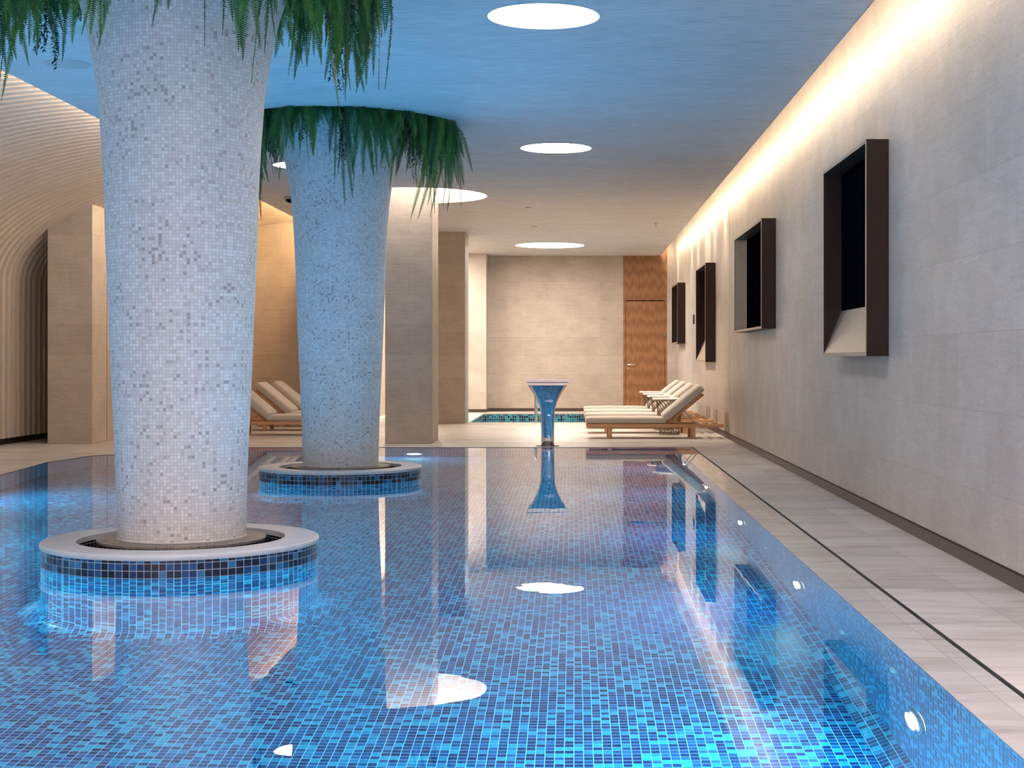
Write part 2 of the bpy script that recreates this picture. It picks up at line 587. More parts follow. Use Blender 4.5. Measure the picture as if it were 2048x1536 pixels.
# swimming pool
sw = thing('swimming_pool', 'large blue mosaic swimming pool with still water in front of the pillars', 'swimming pool', (0, 0, 0))
bm = B()
sheet(bm, pool, [circ(cx, cy, 0.78, 48) for cx, cy in COLS], -1.6)
walls(bm, pool, -1.6, -0.012)
v = [bm.verts.new(p) for p in ((PX1, -1, -1.50), (PX1 - 0.10, -1, -1.598), (PX1 - 0.10, 20.2, -1.598), (PX1, 20.2, -1.50))]
bm.faces.new(v)
obj('basin', bm, M['pool'], sw)
bm = B()
sheet(bm, film, [circ(cx, cy, 0.797, 96) for cx, cy in COLS], 0.0)
obj('water_surface', bm, M['water'], sw)
bm = B()
box(bm, PX1 + 0.001, 1.583, -1, 20.2, -0.06, 0.0015)
obj('overflow_ledge', bm, M['wet'], sw)
bm = B()
box(bm, 1.583, 1.607, -1, 20.2, -0.06, -0.003)
obj('drain_channel', bm, M['dark'], sw)
bm = B()
lp = pool_left
for a, b in zip([(1.605, 20.2)] + lp[:-1], lp):
    d = Vector((b[0] - a[0], b[1] - a[1], 0)); n = Vector((-d.y, d.x, 0)).normalized() * -0.02
    vs = [bm.verts.new((a[0], a[1], -0.012)), bm.verts.new((b[0], b[1], -0.012)), bm.verts.new((b[0], b[1], 0.004)), bm.verts.new((a[0], a[1], 0.004))]
    bm.faces.new(vs)
obj('pool_edge', bm, M['dark'], sw)

# underwater lights, right wall, left wall, far and near walls
UL = (0.24, 0.82, 1.0)
def uw_light(loc, ang, label, power=60, group=None, size=0.17):
    t = thing('underwater_light', label, 'pool light', loc, ang, group)
    bm = B(); lathe(bm, [(0.125, 0.0), (0.125, 0.012), (0.100, 0.018), (0.095, 0.010)], seg=32)
    bmesh.ops.rotate(bm, verts=bm.verts, cent=(0, 0, 0), matrix=Matrix.Rotation(PI / 2, 3, 'Y'))
    obj('bezel', bm, M['steel'], t, True)
    bm = B(); disc(bm, 0, 0, 0.010, 0.095, 32)
    bmesh.ops.rotate(bm, verts=bm.verts, cent=(0, 0, 0), matrix=Matrix.Rotation(PI / 2, 3, 'Y'))
    obj('lens', bm, M['lens'], t)
    area('lamp', (0.03, 0, 0), (0, -PI / 2, 0), size, size, power, UL, 'DISK', PI, t)
    return t
descr = ['nearest', 'second nearest', 'third from the camera', 'fourth from the camera', 'farthest']
for k, yy in enumerate([5.87, 8.9, 11.93, 14.96, 18.0]):
    uw_light((PX1 - 0.001, yy, -0.87), PI, 'round glowing underwater lamp in the right pool wall, %s' % descr[k], [48, 36, 24, 15, 12][k], 'lamps in the right pool wall')
uw_light((PX1 - 0.001, 2.9, -0.87), PI, 'round underwater lamp in the right pool wall, below the frame', 42, 'lamps in the right pool wall')
for yy in [2.0, 5.0, 8.0, 11.0]:
    uw_light((-5.80, yy, -0.87), 0, 'round underwater lamp in the left pool wall beyond the frame', 52, 'lamps in the left pool wall')
uw_light((-5.86, 14.3, -0.87), 0, 'round underwater lamp glowing in the left pool wall', 40)
uw_light((-2.15, 20.19, -1.2), -PI / 2, 'round underwater lamp in the far pool wall behind the distant column', 22)
for xx in (-0.6, -3.6):  # added lamps behind the camera, making up for light falloff
    uw_light((xx, -0.99, -0.8), PI / 2, 'added unseen lamp in the near pool wall behind the camera', 60, 'added lamps in the near pool wall')
# inlets
ins = [(6.31, -0.51, 'nearest and highest'), (7.5, -0.86, 'second nearest'), (10.5, -0.9, 'third from the camera'), (13.5, -0.9, 'farthest')]
for yy, zz, dd in ins:
    bm = B(); lathe(bm, [(0.0, 0.012), (0.035, 0.012), (0.042, 0.0)], seg=24)
    bmesh.ops.rotate(bm, verts=bm.verts, cent=(0, 0, 0), matrix=Matrix.Rotation(-PI / 2, 3, 'Y'))
    tag(obj('pool_inlet', bm, M['inlet'], None, False, (PX1 - 0.001, yy, zz)), 'small pale round inlet cover in the right pool wall, %s of four' % dd, 'pool inlet', 'inlet covers in the right pool wall')

# ------------------------------------------------------------------ ceiling
SKY = [(-0.207, 10.22, 0.384, 'oval looking round light recess nearest the camera, at the top of the picture'),
       (-0.20, 16.62, 0.394, 'round light recess, second from the camera, above the middle of the pool'),
       (-0.50, 30.9, 0.71, 'wide round light recess farthest away, in front of the back wall'),
       (-3.27, 18.1, 0.36, 'round light recess half hidden behind the distant mosaic column and its ferns')]
SKY_FILL = [(-0.2, 3.8, 0.385), (-0.2, -2.4, 0.385), (-3.4, -2.4, 0.6)]  # added light discs out of view, filling the column fronts
BIG = (-2.30, 21.45, 1.06)
CHR = 1.12
holes = [circ(x, y, r, 64) for x, y, r, _ in SKY] + [circ(x, y, r, 64) for x, y, r in SKY_FILL] + [circ(*BIG, 96)]
holes += [circ(x, y, CHR, 96) for x, y in COLS]
bm = B()
sheet(bm, [(-4.62, -5), (CE, -5), (CE, BACK + 0.3), (-4.62, BACK + 0.3)], holes, CEIL, up=False)
for h in holes: walls(bm, h, CEIL, CEIL + 0.05)
# slab edges and the closing slabs above the coves
box(bm, CE - 0.004, CE, -5, BACK + 0.3, CEIL, CEIL + 0.08)
box(bm, -4.62, -4.616, -5, BACK + 0.3, CEIL, CEIL + 0.06)
box(bm, CE - 0.35, WR + 0.2, -5, BACK + 0.3, CEIL + 0.46, CEIL + 0.5)
box(bm, CE - 0.35, CE - 0.33, -5, BACK + 0.3, CEIL + 0.02, CEIL + 0.46)
box(bm, -9.2, -4.0, 23.2, BACK + 0.3, CEIL + 0.42, CEIL + 0.46)
box(bm, -4.02, -4.0, -5, BACK + 0.3, CEIL + 0.02, CEIL + 0.46)
box(bm, -4.62, -4.0, -5, 23.2, CEIL + 0.42, CEIL + 0.46)
obj('ceiling', bm, M['plaster'], kind='structure')

def sky_light(x, y, r, label, depth=0.065, pm='panel'):
    t = thing('recessed_ceiling_light', label, 'ceiling light', (x, y, CEIL))
    bm = B()
    lathe(bm, [(r + 0.004, -0.002), (r - 0.004, -0.002), (r - 0.004, depth), (r + 0.004, depth)], seg=64)
    obj('rim', bm, M['white'], t, True)
    bm = B(); disc(bm, 0, 0, depth, r - 0.004, 64, up=False)
    obj('light_panel', bm, M[pm], t)
    return t
for x, y, r, lab in SKY: sky_light(x, y, r, lab)
for k, (x, y, r) in enumerate(SKY_FILL): sky_light(x, y, r, ['added round fill light over the pool above the camera', 'added round fill light behind the camera', 'wide added fill light behind the camera on the left'][k], pm='panel_fill')
# the large one, with a pillar standing up through it
t = thing('recessed_ceiling_light', 'largest round light recess, the stone pillar rising through it', 'ceiling light', (BIG[0], BIG[1], CEIL))
bm = B(); lathe(bm, [(BIG[2] + 0.004, -0.002), (BIG[2] - 0.004, -0.002), (BIG[2] - 0.004, 0.20)], seg=96)
obj('rim', bm, M['white'], t, True)
bm = B()
sheet(bm, circ(0, 0, BIG[2] - 0.006, 96), [[(-2.655 - BIG[0], 21.05 - BIG[1] - .005), (-1.995 - BIG[0], 21.05 - BIG[1] - .005), (-1.995 - BIG[0], 22.11 - BIG[1]), (-2.655 - BIG[0], 22.11 - BIG[1])]], 0.20, up=False)
obj('light_panel', bm, M['panel_big'], t)

# ------------------------------------------------------------------ right wall
bm = B()
box(bm, WR, WR + 0.15, -5, BACK + 0.3, -0.2, CEIL + 0.46)
obj('wall_right', bm, M['stone_light'], kind='structure')
bm = B()
box(bm, WR - 0.012, WR + 0.01, -5, BACK, ZF, 0.080)
obj('baseboard_right', bm, M['skirt'], kind='structure')
bm = B(); box(bm, WR - 0.004, WR + 0.01, -5, BACK, 0.080, 0.090)
obj('trim_1', bm, M['dark'], kind='structure')
bm = B(); box(bm, WR - 0.001, WR + 0.01, 22.2, 22.208, 0.09, CEIL + 0.1)
obj('trim_2', bm, M['dark'], kind='structure')
# near end wall behind the camera
bm = B(); box(bm, -9.2, WR + 0.2, -5.15, -5, -0.2, CEIL + 0.46)
obj('wall_front', bm, M['stone_light'], kind='structure')

# back wall
bm = B()
box(bm, -1.99, 1.115, BACK, BACK + 0.2, 0, CEIL + 0.05)
obj('wall_back', bm, M['stone'], kind='structure')
bm = B(); box(bm, -2.75, -1.95, 33.3, BACK + 0.2, 0, CEIL + 0.05)
obj('wall_back_return', bm, M['stone_light'], kind='structure')
bm = B(); box(bm, -2.75, -1.938, 33.285, 33.3, ZF, 0.075); box(bm, -1.95, -1.938, 33.3, BACK, ZF, 0.075)
obj('baseboard_return', bm, M['skirt'], kind='structure')
bm = B(); box(bm, -1.93, 1.115, BACK - 0.012, BACK, ZF, 0.075)
obj('baseboard_back', bm, M['skirt'], kind='structure')
bm = B(); box(bm, 2.11, WR, BACK - 0.03, BACK + 0.2, 0, CEIL + 0.46)
obj('wall_back_nib', bm, M['stone_light'], kind='structure')
# timber door set in a timber panel
def face_y(bm, x0, x1, z0, z1, y, t): box(bm, x0, x1, y, y + t, z0, z1)
dr = thing('door_1', 'tall reddish wooden door with steel lever in the back right corner', 'door', (1.115, BACK, 0))
dr['kind'] = 'structure'
bm = B()
X0, X1 = 0.0, 0.995
ld0, ld1, ltop = 0.06, 0.935, 2.50
box(bm, X0, ld0 - 0.006, -0.012, 0.1, ZF, CEIL + 0.3)
box(bm, ld1 + 0.006, X1, -0.012, 0.1, ZF, CEIL + 0.3)
box(bm, ld0 - 0.006, ld1 + 0.006, -0.012, 0.1, ltop + 0.022, CEIL + 0.3)
obj('door_panel_surround', bm, M['walnut'], dr)
bm = B(); box(bm, ld0 - 0.006, ld1 + 0.006, 0.06, 0.1, ZF, ltop + 0.022)
obj('shadow_gap', bm, M['dark'], dr)
bm = B(); box(bm, ld0, ld1, -0.006, 0.04, ZF + 0.006, ltop)
leafo = obj('door_leaf', bm, M['walnut'], dr)
bm = B()
lathe(bm, [(0.0, 0.02), (0.026, 0.02), (0.028, 0.0)], seg=20)
bmesh.ops.rotate(bm, verts=bm.verts, cent=(0, 0, 0), matrix=Matrix.Rotation(PI / 2, 3, 'X'))
tube(bm, [(0, -0.02, 0), (0, -0.055, 0), (0.02, -0.06, 0), (0.14, -0.06, 0)], 0.011, 8)
bmesh.ops.translate(bm, verts=bm.verts, vec=(ld0 + 0.06, -0.008, 1.06))
obj('lever_handle', bm, M['steel'], dr, True)
bm = B()
lathe(bm, [(0.0, 0.012), (0.024, 0.012), (0.026, 0.0)], seg=20)
bmesh.ops.rotate(bm, verts=bm.verts, cent=(0, 0, 0), matrix=Matrix.Rotation(PI / 2, 3, 'X'))
bmesh.ops.translate(bm, verts=bm.verts, vec=(ld0 + 0.06, -0.008, 0.975))
obj('lock', bm, M['steel'], dr, True)
for zz in (2.17, 1.74, 0.25):
    bm = B(); rbox(bm, ld1 - 0.012, ld1 + 0.018, -0.026, -0.005, zz - 0.05, zz + 0.05, 0.004, 2)
    obj('hinge', bm, M['steel'], dr)

# alcove behind the pillars and the yellow lit wall on the left
bm = B()
box(bm, -9.2, -4.05, 27.6, BACK + 0.3, 0, CEIL + 0.42)
obj('wall_left_rear', bm, M['stone'], kind='structure')
bm = B(); box(bm, -4.05, -2.75, BACK, BACK + 0.2, 0, CEIL + 0.05)
obj('wall_alcove', bm, M['stone'], kind='structure')
bm = B(); box(bm, -9.3, -9.2, -5, BACK, -0.2, CEIL + 0.46)
obj('wall_left_outer', bm, M['stone'], kind='structure')

# stone pillars
def pillar(x0, x1, y0, y1, z1, label, jy=0.07):
    bm = B()
    rbox(bm, x0, x1, y0, y1, ZF, z1, 0.006, 1)
    bm2 = bmesh.new()
    o = thing('stone_pillar', label, 'pillar', ((x0 + x1) / 2, (y0 + y1) / 2, 0))
    for v in bm.verts: v.co -= Vector(o.location)
    obj('shaft', bm, M['stone'], o)
    bm = B()                                           # recessed corner lines
    for dx in (0.012,):
        box(bm, x1 - 0.0005, x1 + 0.0015, y0 + jy, y0 + jy + 0.012, ZF, z1)
    for v in bm.verts: v.co -= Vector(o.location)
    obj('corner_joint', bm, M['dark'], o)
    return o
pillar(-2.652, -2.0, 21.05, 22.1, CEIL + 0.30, 'square beige limestone pillar rising into the largest ceiling light')
pillar(-2.66, -2.006, 27.6, 28.5, CEIL + 0.01, 'square limestone pillar farther back, left of the small plunge pool')
pillar(-7.39, -6.76, 21.05, 24.2, CEIL + 0.40, 'wide limestone pillar on the left under the slatted vault', 0.65)

# slatted vault = left wall
def vault_z(x):
    c = max(-1.0, min(1.0, (x + 4.6) / 3.35))
    return CZ + 1.054 + 1.565 * math.sqrt(max(0.0, 1 - c * c))
prof = [(-7.95, ZF + 0.09), (-7.95, 0.8), (-7.95, 1.6)]
for i in range(1, 27):
    a = i / 26 * PI / 2
    prof.append((-4.6 - 3.35 * math.cos(a), CZ + 1.054 + 1.565 * math.sin(a)))
prof += [(-4.2, CZ + 1.054 + 1.565)]
PN = []
for i, p in enumerate(prof):
    a = prof[max(i - 1, 0)]; b = prof[min(i + 1, len(prof) - 1)]
    d = Vector((b[0] - a[0], b[1] - a[1])).normalized()
    PN.append((d.y, -d.x))                       # towards the room
bm = B()
pitch = 0.205; yv = -5.0; rows = []
while yv < 27.5:
    for (yy, dep) in ((yv, 0.0), (yv + 0.010, 0.085), (yv + 0.112, 0.085), (yv + 0.122, 0.0)):
        rows.append([bm.verts.new((p[0] + n[0] * dep, yy, p[1] + n[1] * dep)) for p, n in zip(prof, PN)])
    yv += pitch
for i, (a, b) in enumerate(zip(rows, rows[1:])):
    for k in range(len(prof) - 1):
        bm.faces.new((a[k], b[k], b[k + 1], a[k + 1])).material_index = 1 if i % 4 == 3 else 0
obj('wall_left', bm, [M['slat'], M['groove']], kind='structure')
bm = B(); box(bm, -7.99, -7.93, -5, 27.6, ZF, 0.10)
obj('baseboard_left', bm, M['dark'], kind='structure')

# ------------------------------------------------------------------ mosaic columns and their islands
cprof = [(-1.11, .374), (-.6, .388), (.05, .418), (.69, .443), (1.0, .452), (1.3, .468), (1.55, .487), (1.75, .515), (1.92, .547), (2.05, .578), (2.18, .622), (2.3, .675), (2.4, .735), (2.5, .81), (2.62, .93)]
def interp(z):
    for (z0, r0), (z1, r1) in zip(cprof, cprof[1:]):
        if z <= z1:
            return r0 + (r1 - r0) * (z - z0) / (z1 - z0)
    return cprof[-1][1]
names = [('nearer', 'the ferns overhead'), ('farther', 'the pillar behind')]
for ci, (cx, cy_) in enumerate(COLS):
    nm = ['near', 'distant'][ci]
    o = thing('mosaic_column', ['flared column of pale grey mosaic, the nearer and larger one standing in the pool', 'flared column of pale grey mosaic, the distant one in front of the stone pillars'][ci], 'column', (cx, cy_, 0), -PI / 2 + 0.13)
    pr = []
    zz = -1.11
    zz = -1.07
    while zz < 2.62:
        pr.append((interp(zz), CZ + zz)); zz += 0.05
    pr = [(r * 0.993, z) for r, z in pr]
    bm = B(); lathe(bm, pr, seg=96, uvl=True, rref=0.4470)
    sh = obj('shaft', bm, M['column'], o, True)
    bm = B(); lathe(bm, [(0.380, 0.133), (0.378, 0.143), (0.366, 0.146)], seg=64, uvl=True, rref=.374)
    obj('base_joint', bm, M['coping'], o, True)
    # island
    isl = thing('column_island', ['round pool island with marble rim around the nearer column', 'round pool island with marble rim around the distant column'][ci], 'pool island', (cx, cy_, 0), -PI / 2 + 0.1)
    bm = B(); lathe(bm, [(0.798, -0.014), (0.798, 0.096)], seg=128, uvl=True, rref=0.8021)
    ul = bm.loops.layers.uv.active
    for f in bm.faces:
        for lp in f.loops: lp[ul].uv.y += 0.01
    obj('tile_band', bm, M['band'], isl, True)
    bm = B(); lathe(bm, [(0.93, -1.60), (0.87, -1.585), (0.825, -1.54), (0.80, -1.47), (0.7985, -0.014)], seg=128, uvl=True, rref=0.8021)
    obj('tile_wall', bm, M['pool'], isl, True)
    bm = B()
    lathe(bm, [(0.604, 0.096), (0.604, 0.127), (0.607, 0.130), (0.797, 0.130), (0.804, 0.127), (0.808, 0.120), (0.808, 0.105), (0.803, 0.096)], seg=128, closed=True)
    obj('coping', bm, M['coping'], isl, True)
    bm = B(); lathe(bm, [(0.612, 0.118), (0.612, -0.02), (0.49, -0.02), (0.49, 0.126)], seg=96, uvl=True, rref=0.5602)
    obj('moat', bm, M['black_tile'], isl)
    bm = B(); lathe(bm, [(0.492, 0.122), (0.492, 0.131), (0.487, 0.133), (0.448, 0.133), (0.446, 0.136), (0.41, 0.137), (0.41, 0.139), (0.36, 0.140)], seg=96, uvl=True, rref=0.45)
    obj('inner_plinth', bm, M['plinth_shaded'], isl)

# ------------------------------------------------------------------ waterfall spout
ft = thing('waterfall_spout', 'fan-shaped polished steel water spout standing at the far pool edge', 'water spout', (-0.36, 20.5, 0))
oz = [(0.004, .088, .06), (0.2, .090, .03), (.40, .093, 0), (.446, .095, -.008), (.512, .105, -.022), (.578, .123, -.042), (.644, .15, -.070), (.71, .185, -.105), (.79, .235, -.155), (.83, .259, -.185)]
bm = B(); prev = None; nseg = 16
rings = []
for z, hw, dy in oz:
    ring = []
    th = 0.032 * (1 - 0.35 * min(1, z / 0.9))
    for k in range(nseg + 1):
        u = -1 + 2 * k / nseg
        ring.append((u * hw, dy - th * math.sqrt(max(0, 1 - abs(u) ** 4)), z))
    back = [(x, dy + th * 1.2 * math.sqrt(max(0, 1 - abs(x / hw) ** 4)) + 0.001, z) for x, _, z in reversed(ring[1:-1])]
    rings.append([bm.verts.new(p) for p in ring + back])
for a, b in zip(rings, rings[1:]):
    n = len(a)
    for k in range(n): bm.faces.new((a[k], a[(k + 1) % n], b[(k + 1) % n], b[k]))
bm.faces.new(rings[-1])
obj('fan_blade', bm, M['chrome'], ft, True)
bm = B()
vs = []
for z, hw, dy in ((0.835, .263, -.195), (0.918, .300, -.195)):
    vs.append([bm.verts.new((s * hw, dy - 0.012, z)) for s in (-1, 1)] + [bm.verts.new((s * (hw - 0.004), dy + 0.03 + (0.05 if z > .9 else 0), z)) for s in (1, -1)])
a, b = vs
for k in range(4): bm.faces.new((a[k], a[(k + 1) % 4], b[(k + 1) % 4], b[k]))
bm.faces.new(b); bm.faces.new(list(reversed(a)))
bmesh.ops.bevel(bm, geom=list(bm.edges), offset=0.003, segments=2, affect='EDGES')
obj('outlet_lip', bm, M['steel'], ft)
bm = B(); box(bm, -.262, .262, -.190, -.17, 0.828, 0.836); box(bm, -.278, .278, -.2105, -.19, 0.872, 0.880)
obj('outlet_slot', bm, M['dark'], ft)
bm = B(); lathe(bm, [(0.0, 0.012), (0.155, 0.012), (0.16, 0.004)], seg=40)
obj('base_plate', bm, M['bronze'], ft)

# ------------------------------------------------------------------ plunge pool
sp = thing('plunge_pool', 'small blue tiled plunge pool at the back wall', 'plunge pool')
x0, x1, y0, y1 = SPA
bm = B(); loop = [(x0, y0), (x1, y0), (x1, y1), (x0, y1)]
walls(bm, loop, -0.9, ZF - 0.02); sheet(bm, loop, [], -0.9)
obj('basin', bm, M['spa'], sp)
bm = B(); sheet(bm, [(x0, y0), (x1, y0), (x1, y1), (x0, y1)], [], -0.135)
obj('water_surface', bm, M['water'], sp)
bm = B()
for q in ((x0 - .0, x1, y1, y1 + .10), (x0 - .10, x0, y0, y1 + .10), (x1, x1 + .1, y0, y1 + .1)):
    box(bm, q[0], q[1], q[2], q[3], -0.02, ZF + 0.004)
obj('coping', bm, M['coping'], sp)
area('plunge_fill_lamp', (-0.4, y0 + 0.02, -0.5), (PI / 2, 0, 0), 0.2, 0.2, 110, UL, 'DISK')  # added lamp, hidden from view, to brighten the plunge pool water

hr = thing('pool_handrail', 'steel handrail at the plunge pool, partly hidden behind the water spout', 'handrail', (-0.72, 28.0, 0))
bm = B()
pts = [(0, 0, ZF), (0, 0, 0.52)] + [(0, 0.16 - 0.16 * math.cos(a), 0.52 + 0.16 * math.sin(a)) for a in [i * PI / 12 for i in range(1, 7)]]
pts += [(0, 0.30, 0.67), (0, 0.6, 0.60), (0, 0.85, 0.42), (0, 0.95, 0.1), (0, 0.95, -0.5)]
tube(bm, pts, 0.020, 12)
obj('rail', bm, M['steel'], hr, True)
bm = B(); lathe(bm, [(0.0, 0.022), (0.045, 0.022), (0.05, 0.004)], seg=24)
obj('flange', bm, M['steel'], hr)
lad = thing('pool_ladder_grip', 'short pale steel grip at the near edge of the plunge pool', 'grip rail', (-0.64, 28.6, 0))
bm = B(); tube(bm, [(0, -.45, ZF), (0, -.45, 0.0), (0, -.43, .12), (0.02, -.41, .14), (.10, -.41, .14)], 0.012, 8)
obj('tube', bm, M['steel'], lad, True)

# ------------------------------------------------------------------ wall niches (dark metal boxes on the right wall)
def niche(ya, yb, za, zb, splay, label):
    t = thing('wall_display_box', label, 'wall display box', (WR, ya, za), 0, 'dark metal display boxes on the right wall')
    W = yb - ya; H = zb - za; P = 0.168; T = 0.028
    def ring(x0, x1, T0, T1, mi, bm):
        box(bm, x0, x1, T0, T1, T0, T1, mi)
    bm = B()
    box(bm, -P + .004, -0.001, 0, T, 0, H); box(bm, -P + .004, -0.001, W - T, W, 0, H)
    box(bm, -P + .004, -0.001, T, W - T, 0, T); box(bm, -P + .004, -0.001, T, W - T, H - T, H)
    obj('frame', bm, M['bronze'], t)
    bm = B()
    box(bm, -P, -P + .004, 0, T, 0, H); box(bm, -P, -P + .004, W - T, W, 0, H)
    box(bm, -P, -P + .004, T, W - T, 0, T); box(bm, -P, -P + .004, T, W - T, H - T, H)
    obj('front_rim', bm, M['bronze_edge'], t)
    bm = B(); box(bm, -0.012, -0.002, T, W - T, T, H - T)
    obj('back_panel', bm, M['black'], t)
    if splay == 'bottom':
        bm = B()
        a = [bm.verts.new(p) for p in ((-P + .006, T, T + .001), (-P + .006, W - T, T + .001), (-0.013, W - T, T + .36), (-0.013, T, T + .36), (-0.013, W - T, T + .001), (-0.013, T, T + .001))]
        bm.faces.new((a[0], a[1], a[2], a[3])); bm.faces.new((a[0], a[3], a[5])); bm.faces.new((a[1], a[4], a[2])); bm.faces.new((a[3], a[2], a[4], a[5])); bm.faces.new((a[0], a[5], a[4], a[1]))
        obj('sloping_panel', bm, M['bronze_edge'], t)
    if splay == 'side':
        bm = B()
        a = [bm.verts.new(p) for p in ((-P + .006, W - T - .002, T), (-0.013, W - T - .10, T), (-0.013, W - T - .002, T), (-P + .006, W - T - .002, H - T), (-0.013, W - T - .10, H - T), (-0.013, W - T - .002, H - T))]
        bm.faces.new((a[0], a[1], a[4], a[3])); bm.faces.new((a[0], a[2], a[1])); bm.faces.new((a[3], a[4], a[5])); bm.faces.new((a[1], a[2], a[5], a[4])); bm.faces.new((a[0], a[3], a[5], a[2]))
        obj('sloping_panel', bm, M['bronze_edge'], t)
    return t
niche(10.97, 12.87, CZ + .018, CZ + 1.605, 'bottom', 'tall black metal framed recess nearest the camera, with a sloping sill')
niche(17.1, 20.0, CZ + .342, CZ + 1.60, 'side', 'wide black metal framed recess, second from the camera, pale inside at its far end')
niche(24.4, 26.3, CZ - .057, CZ + 1.56, 'bottom', 'tall dark metal framed recess, third from the camera, beside the wall panel')
niche(31.0, 32.8, CZ + .314, CZ + 1.57, None, 'small dark metal framed recess farthest away, next to the door')
bm = B(); rbox(bm, WR - 0.02, WR, 28.65, 28.85, CZ + .66, CZ + .84, 0.004, 2)
tag(obj('wall_control_panel', bm, M['bronze']), 'small dark upright control panel on the right wall beyond the third recess', 'control panel')

# ------------------------------------------------------------------ loungers
def cushion(bm, L, W, T, r, bulge=0.012, mat=None):
    t = bmesh.new()
    box(t, 0, L, 0, W, 0, T)
    bmesh.ops.bevel(t, geom=list(t.edges), offset=r, segments=5, profile=0.6, affect='EDGES')
    bmesh.ops.subdivide_edges(t, edges=[e for e in t.edges if e.calc_length() > 0.2], cuts=9, use_grid_fill=True)
    for v in t.verts:
        u = 2 * v.co.x / L - 1; w_ = 2 * v.co.y / W - 1
        k = max(0, 1 - u ** 4) * max(0, 1 - w_ ** 4)
        if v.co.z > T * 0.5: v.co.z += bulge * k + 0.003 * math.sin(v.co.x * 17) * k
    merge(bm, t, mat)

def make_lounger(label, group):
    t = thing('sun_lounger', label, 'sun lounger', (0, 0, 0), 0, group)
    W = 0.68
    bm = B()
    rbox(bm, 0, 2.05, 0, 0.05, .172, .228, .010, 2); rbox(bm, 0, 2.05, W - .05, W, .172, .228, .010, 2)
    for x in (0.0, 2.0): rbox(bm, x, x + 0.05, .05, W - .05, .176, .224, .006, 2)
    for x in (0.34, 1.56): rbox(bm, x, x + 0.06, .05, W - .05, .14, .175, .004, 1)
    for x in (1.72, 1.86): rbox(bm, x, x + 0.05, .05, W - .05, .195, .22, .004, 1)
    obj('frame', bm, M['teak'], t)
    bm = B()
    for i in range(12): box(bm, 0.08 + i * .095, 0.08 + i * .095 + .06, .05, W - .05, .206, .226)
    obj('seat_slats', bm, M['teak'], t)
    for x in (0.32, 1.56):
        for y in (0.0, W - 0.06):
            bm = B(); rbox(bm, x, x + 0.065, y, y + .06, ZF, .174, .004, 1)
            obj('leg', bm, M['teak'], t)
    ang = math.radians(39.5)
    R = Matrix.Translation((1.20, 0, .235)) @ Matrix.Rotation(-ang, 4, 'Y')
    bm = B()
    tt = bmesh.new()
    rbox(tt, 0.02, .70, .07, .11, -.035, -.004, .004, 1); rbox(tt, 0.02, .70, W - .11, W - .07, -.035, -.004, .004, 1)
    for i in range(7): rbox(tt, .04 + i * .098, .10 + i * .098, .05, W - .05, -.004, .014, .003, 1)
    merge(bm, tt, R)
    obj('backrest_frame', bm, M['teak'], t)
    bm = B(); tube(bm, [R @ Vector((.34, .10, -.03)), (1.66, .10, .215)], .008, 6); tube(bm, [R @ Vector((.34, W - .10, -.03)), (1.66, W - .10, .215)], .008, 6)
    tube(bm, [(1.66, .08, .215), (1.66, W - .08, .215)], .008, 6)
    obj('support_strut', bm, M['steel'], t)
    bm = B(); cushion(bm, 1.20, W - .02, .092, .038, .014, Matrix.Translation((-.005, .01, .229)))
    obj('seat_cushion', bm, M['fabric'], t, True)
    bm = B(); cushion(bm, .745, W - .02, .115, .045, .018, R @ Matrix.Translation((0.015, .01, .016)))
    obj('back_cushion', bm, M['fabric'], t, True)
    return t
labR = ['teak sun lounger with pale cushions beside the right wall, nearest the pool', 'teak sun lounger with pale cushions by the right wall, second from the pool',
        'teak sun lounger with pale cushions by the right wall, third from the pool', 'teak sun lounger with pale cushions by the right wall, farthest from the pool']
L0 = make_lounger(labR[0], 'sun loungers beside the right wall')
L0.location = (0.18, 22.3, 0)
for k, yy in enumerate((23.9, 25.5, 27.1)):
    if k == 2:
        yy = 27.05
    dup(L0, (0.18, yy, 0), 0, labR[k + 1])
labL = ['teak sun lounger between the two mosaic columns, nearest the pool', 'teak sun lounger between the two mosaic columns, middle one of three', 'teak sun lounger between the two mosaic columns, closest to the yellow lit wall']
for k, (xx, yy) in enumerate(((-3.575, 23.2 + .68), (-3.52, 24.75 + .68), (-3.52, 26.1 + .68))):
    dup(L0, (xx, yy, 0), PI, labL[k], 'sun loungers between the mosaic columns')

# side tables
def make_table(label):
    t = thing('side_table', label, 'side table', (0, 0, 0), 0, 'woven side tables between the right loungers')
    bm = B(); lathe(bm, [(0.0, .553), (.262, .553), (.27, .560), (.27, .573), (.262, .580), (0.0, .580)], seg=48)
    obj('table_top', bm, M['tabletop'], t)
    bm = B()
    def rr(s): return .205 - .05 * s + 0.0 * math.sin(s * PI)
    n = 20
    for k in range(n):
        for sgn in (1, -1):
            pts = []
            for i in range(11):
                s = i / 10
                a = 2 * PI * k / n + sgn * s * PI * 0.72
                pts.append((rr(s) * math.cos(a), rr(s) * math.sin(a), .55 - .54 * s))
            tube(bm, pts, .0042, 4, False)
    for s, r_ in ((0.01, .206), (.5, .181), (.98, .157)):
        tube(bm, [(r_ * math.cos(2 * PI * i / 32), r_ * math.sin(2 * PI * i / 32), .55 - .54 * s) for i in range(33)], .006, 5, False)
    obj('woven_base', bm, M['wicker'], t)
    return t
labT = ['round pale side table with woven cord base just behind the nearest lounger', 'round pale side table with woven cord base, second from the pool',
        'round pale side table with woven cord base, third from the pool', 'round pale side table with woven cord base, farthest, its top against the door']
T0 = make_table(labT[0]); T0.location = (1.49, 23.44, ZF)
for k, yy in enumerate((25.04, 26.61, 28.1)): dup(T0, (1.49, yy, ZF), 0, labT[k + 1])

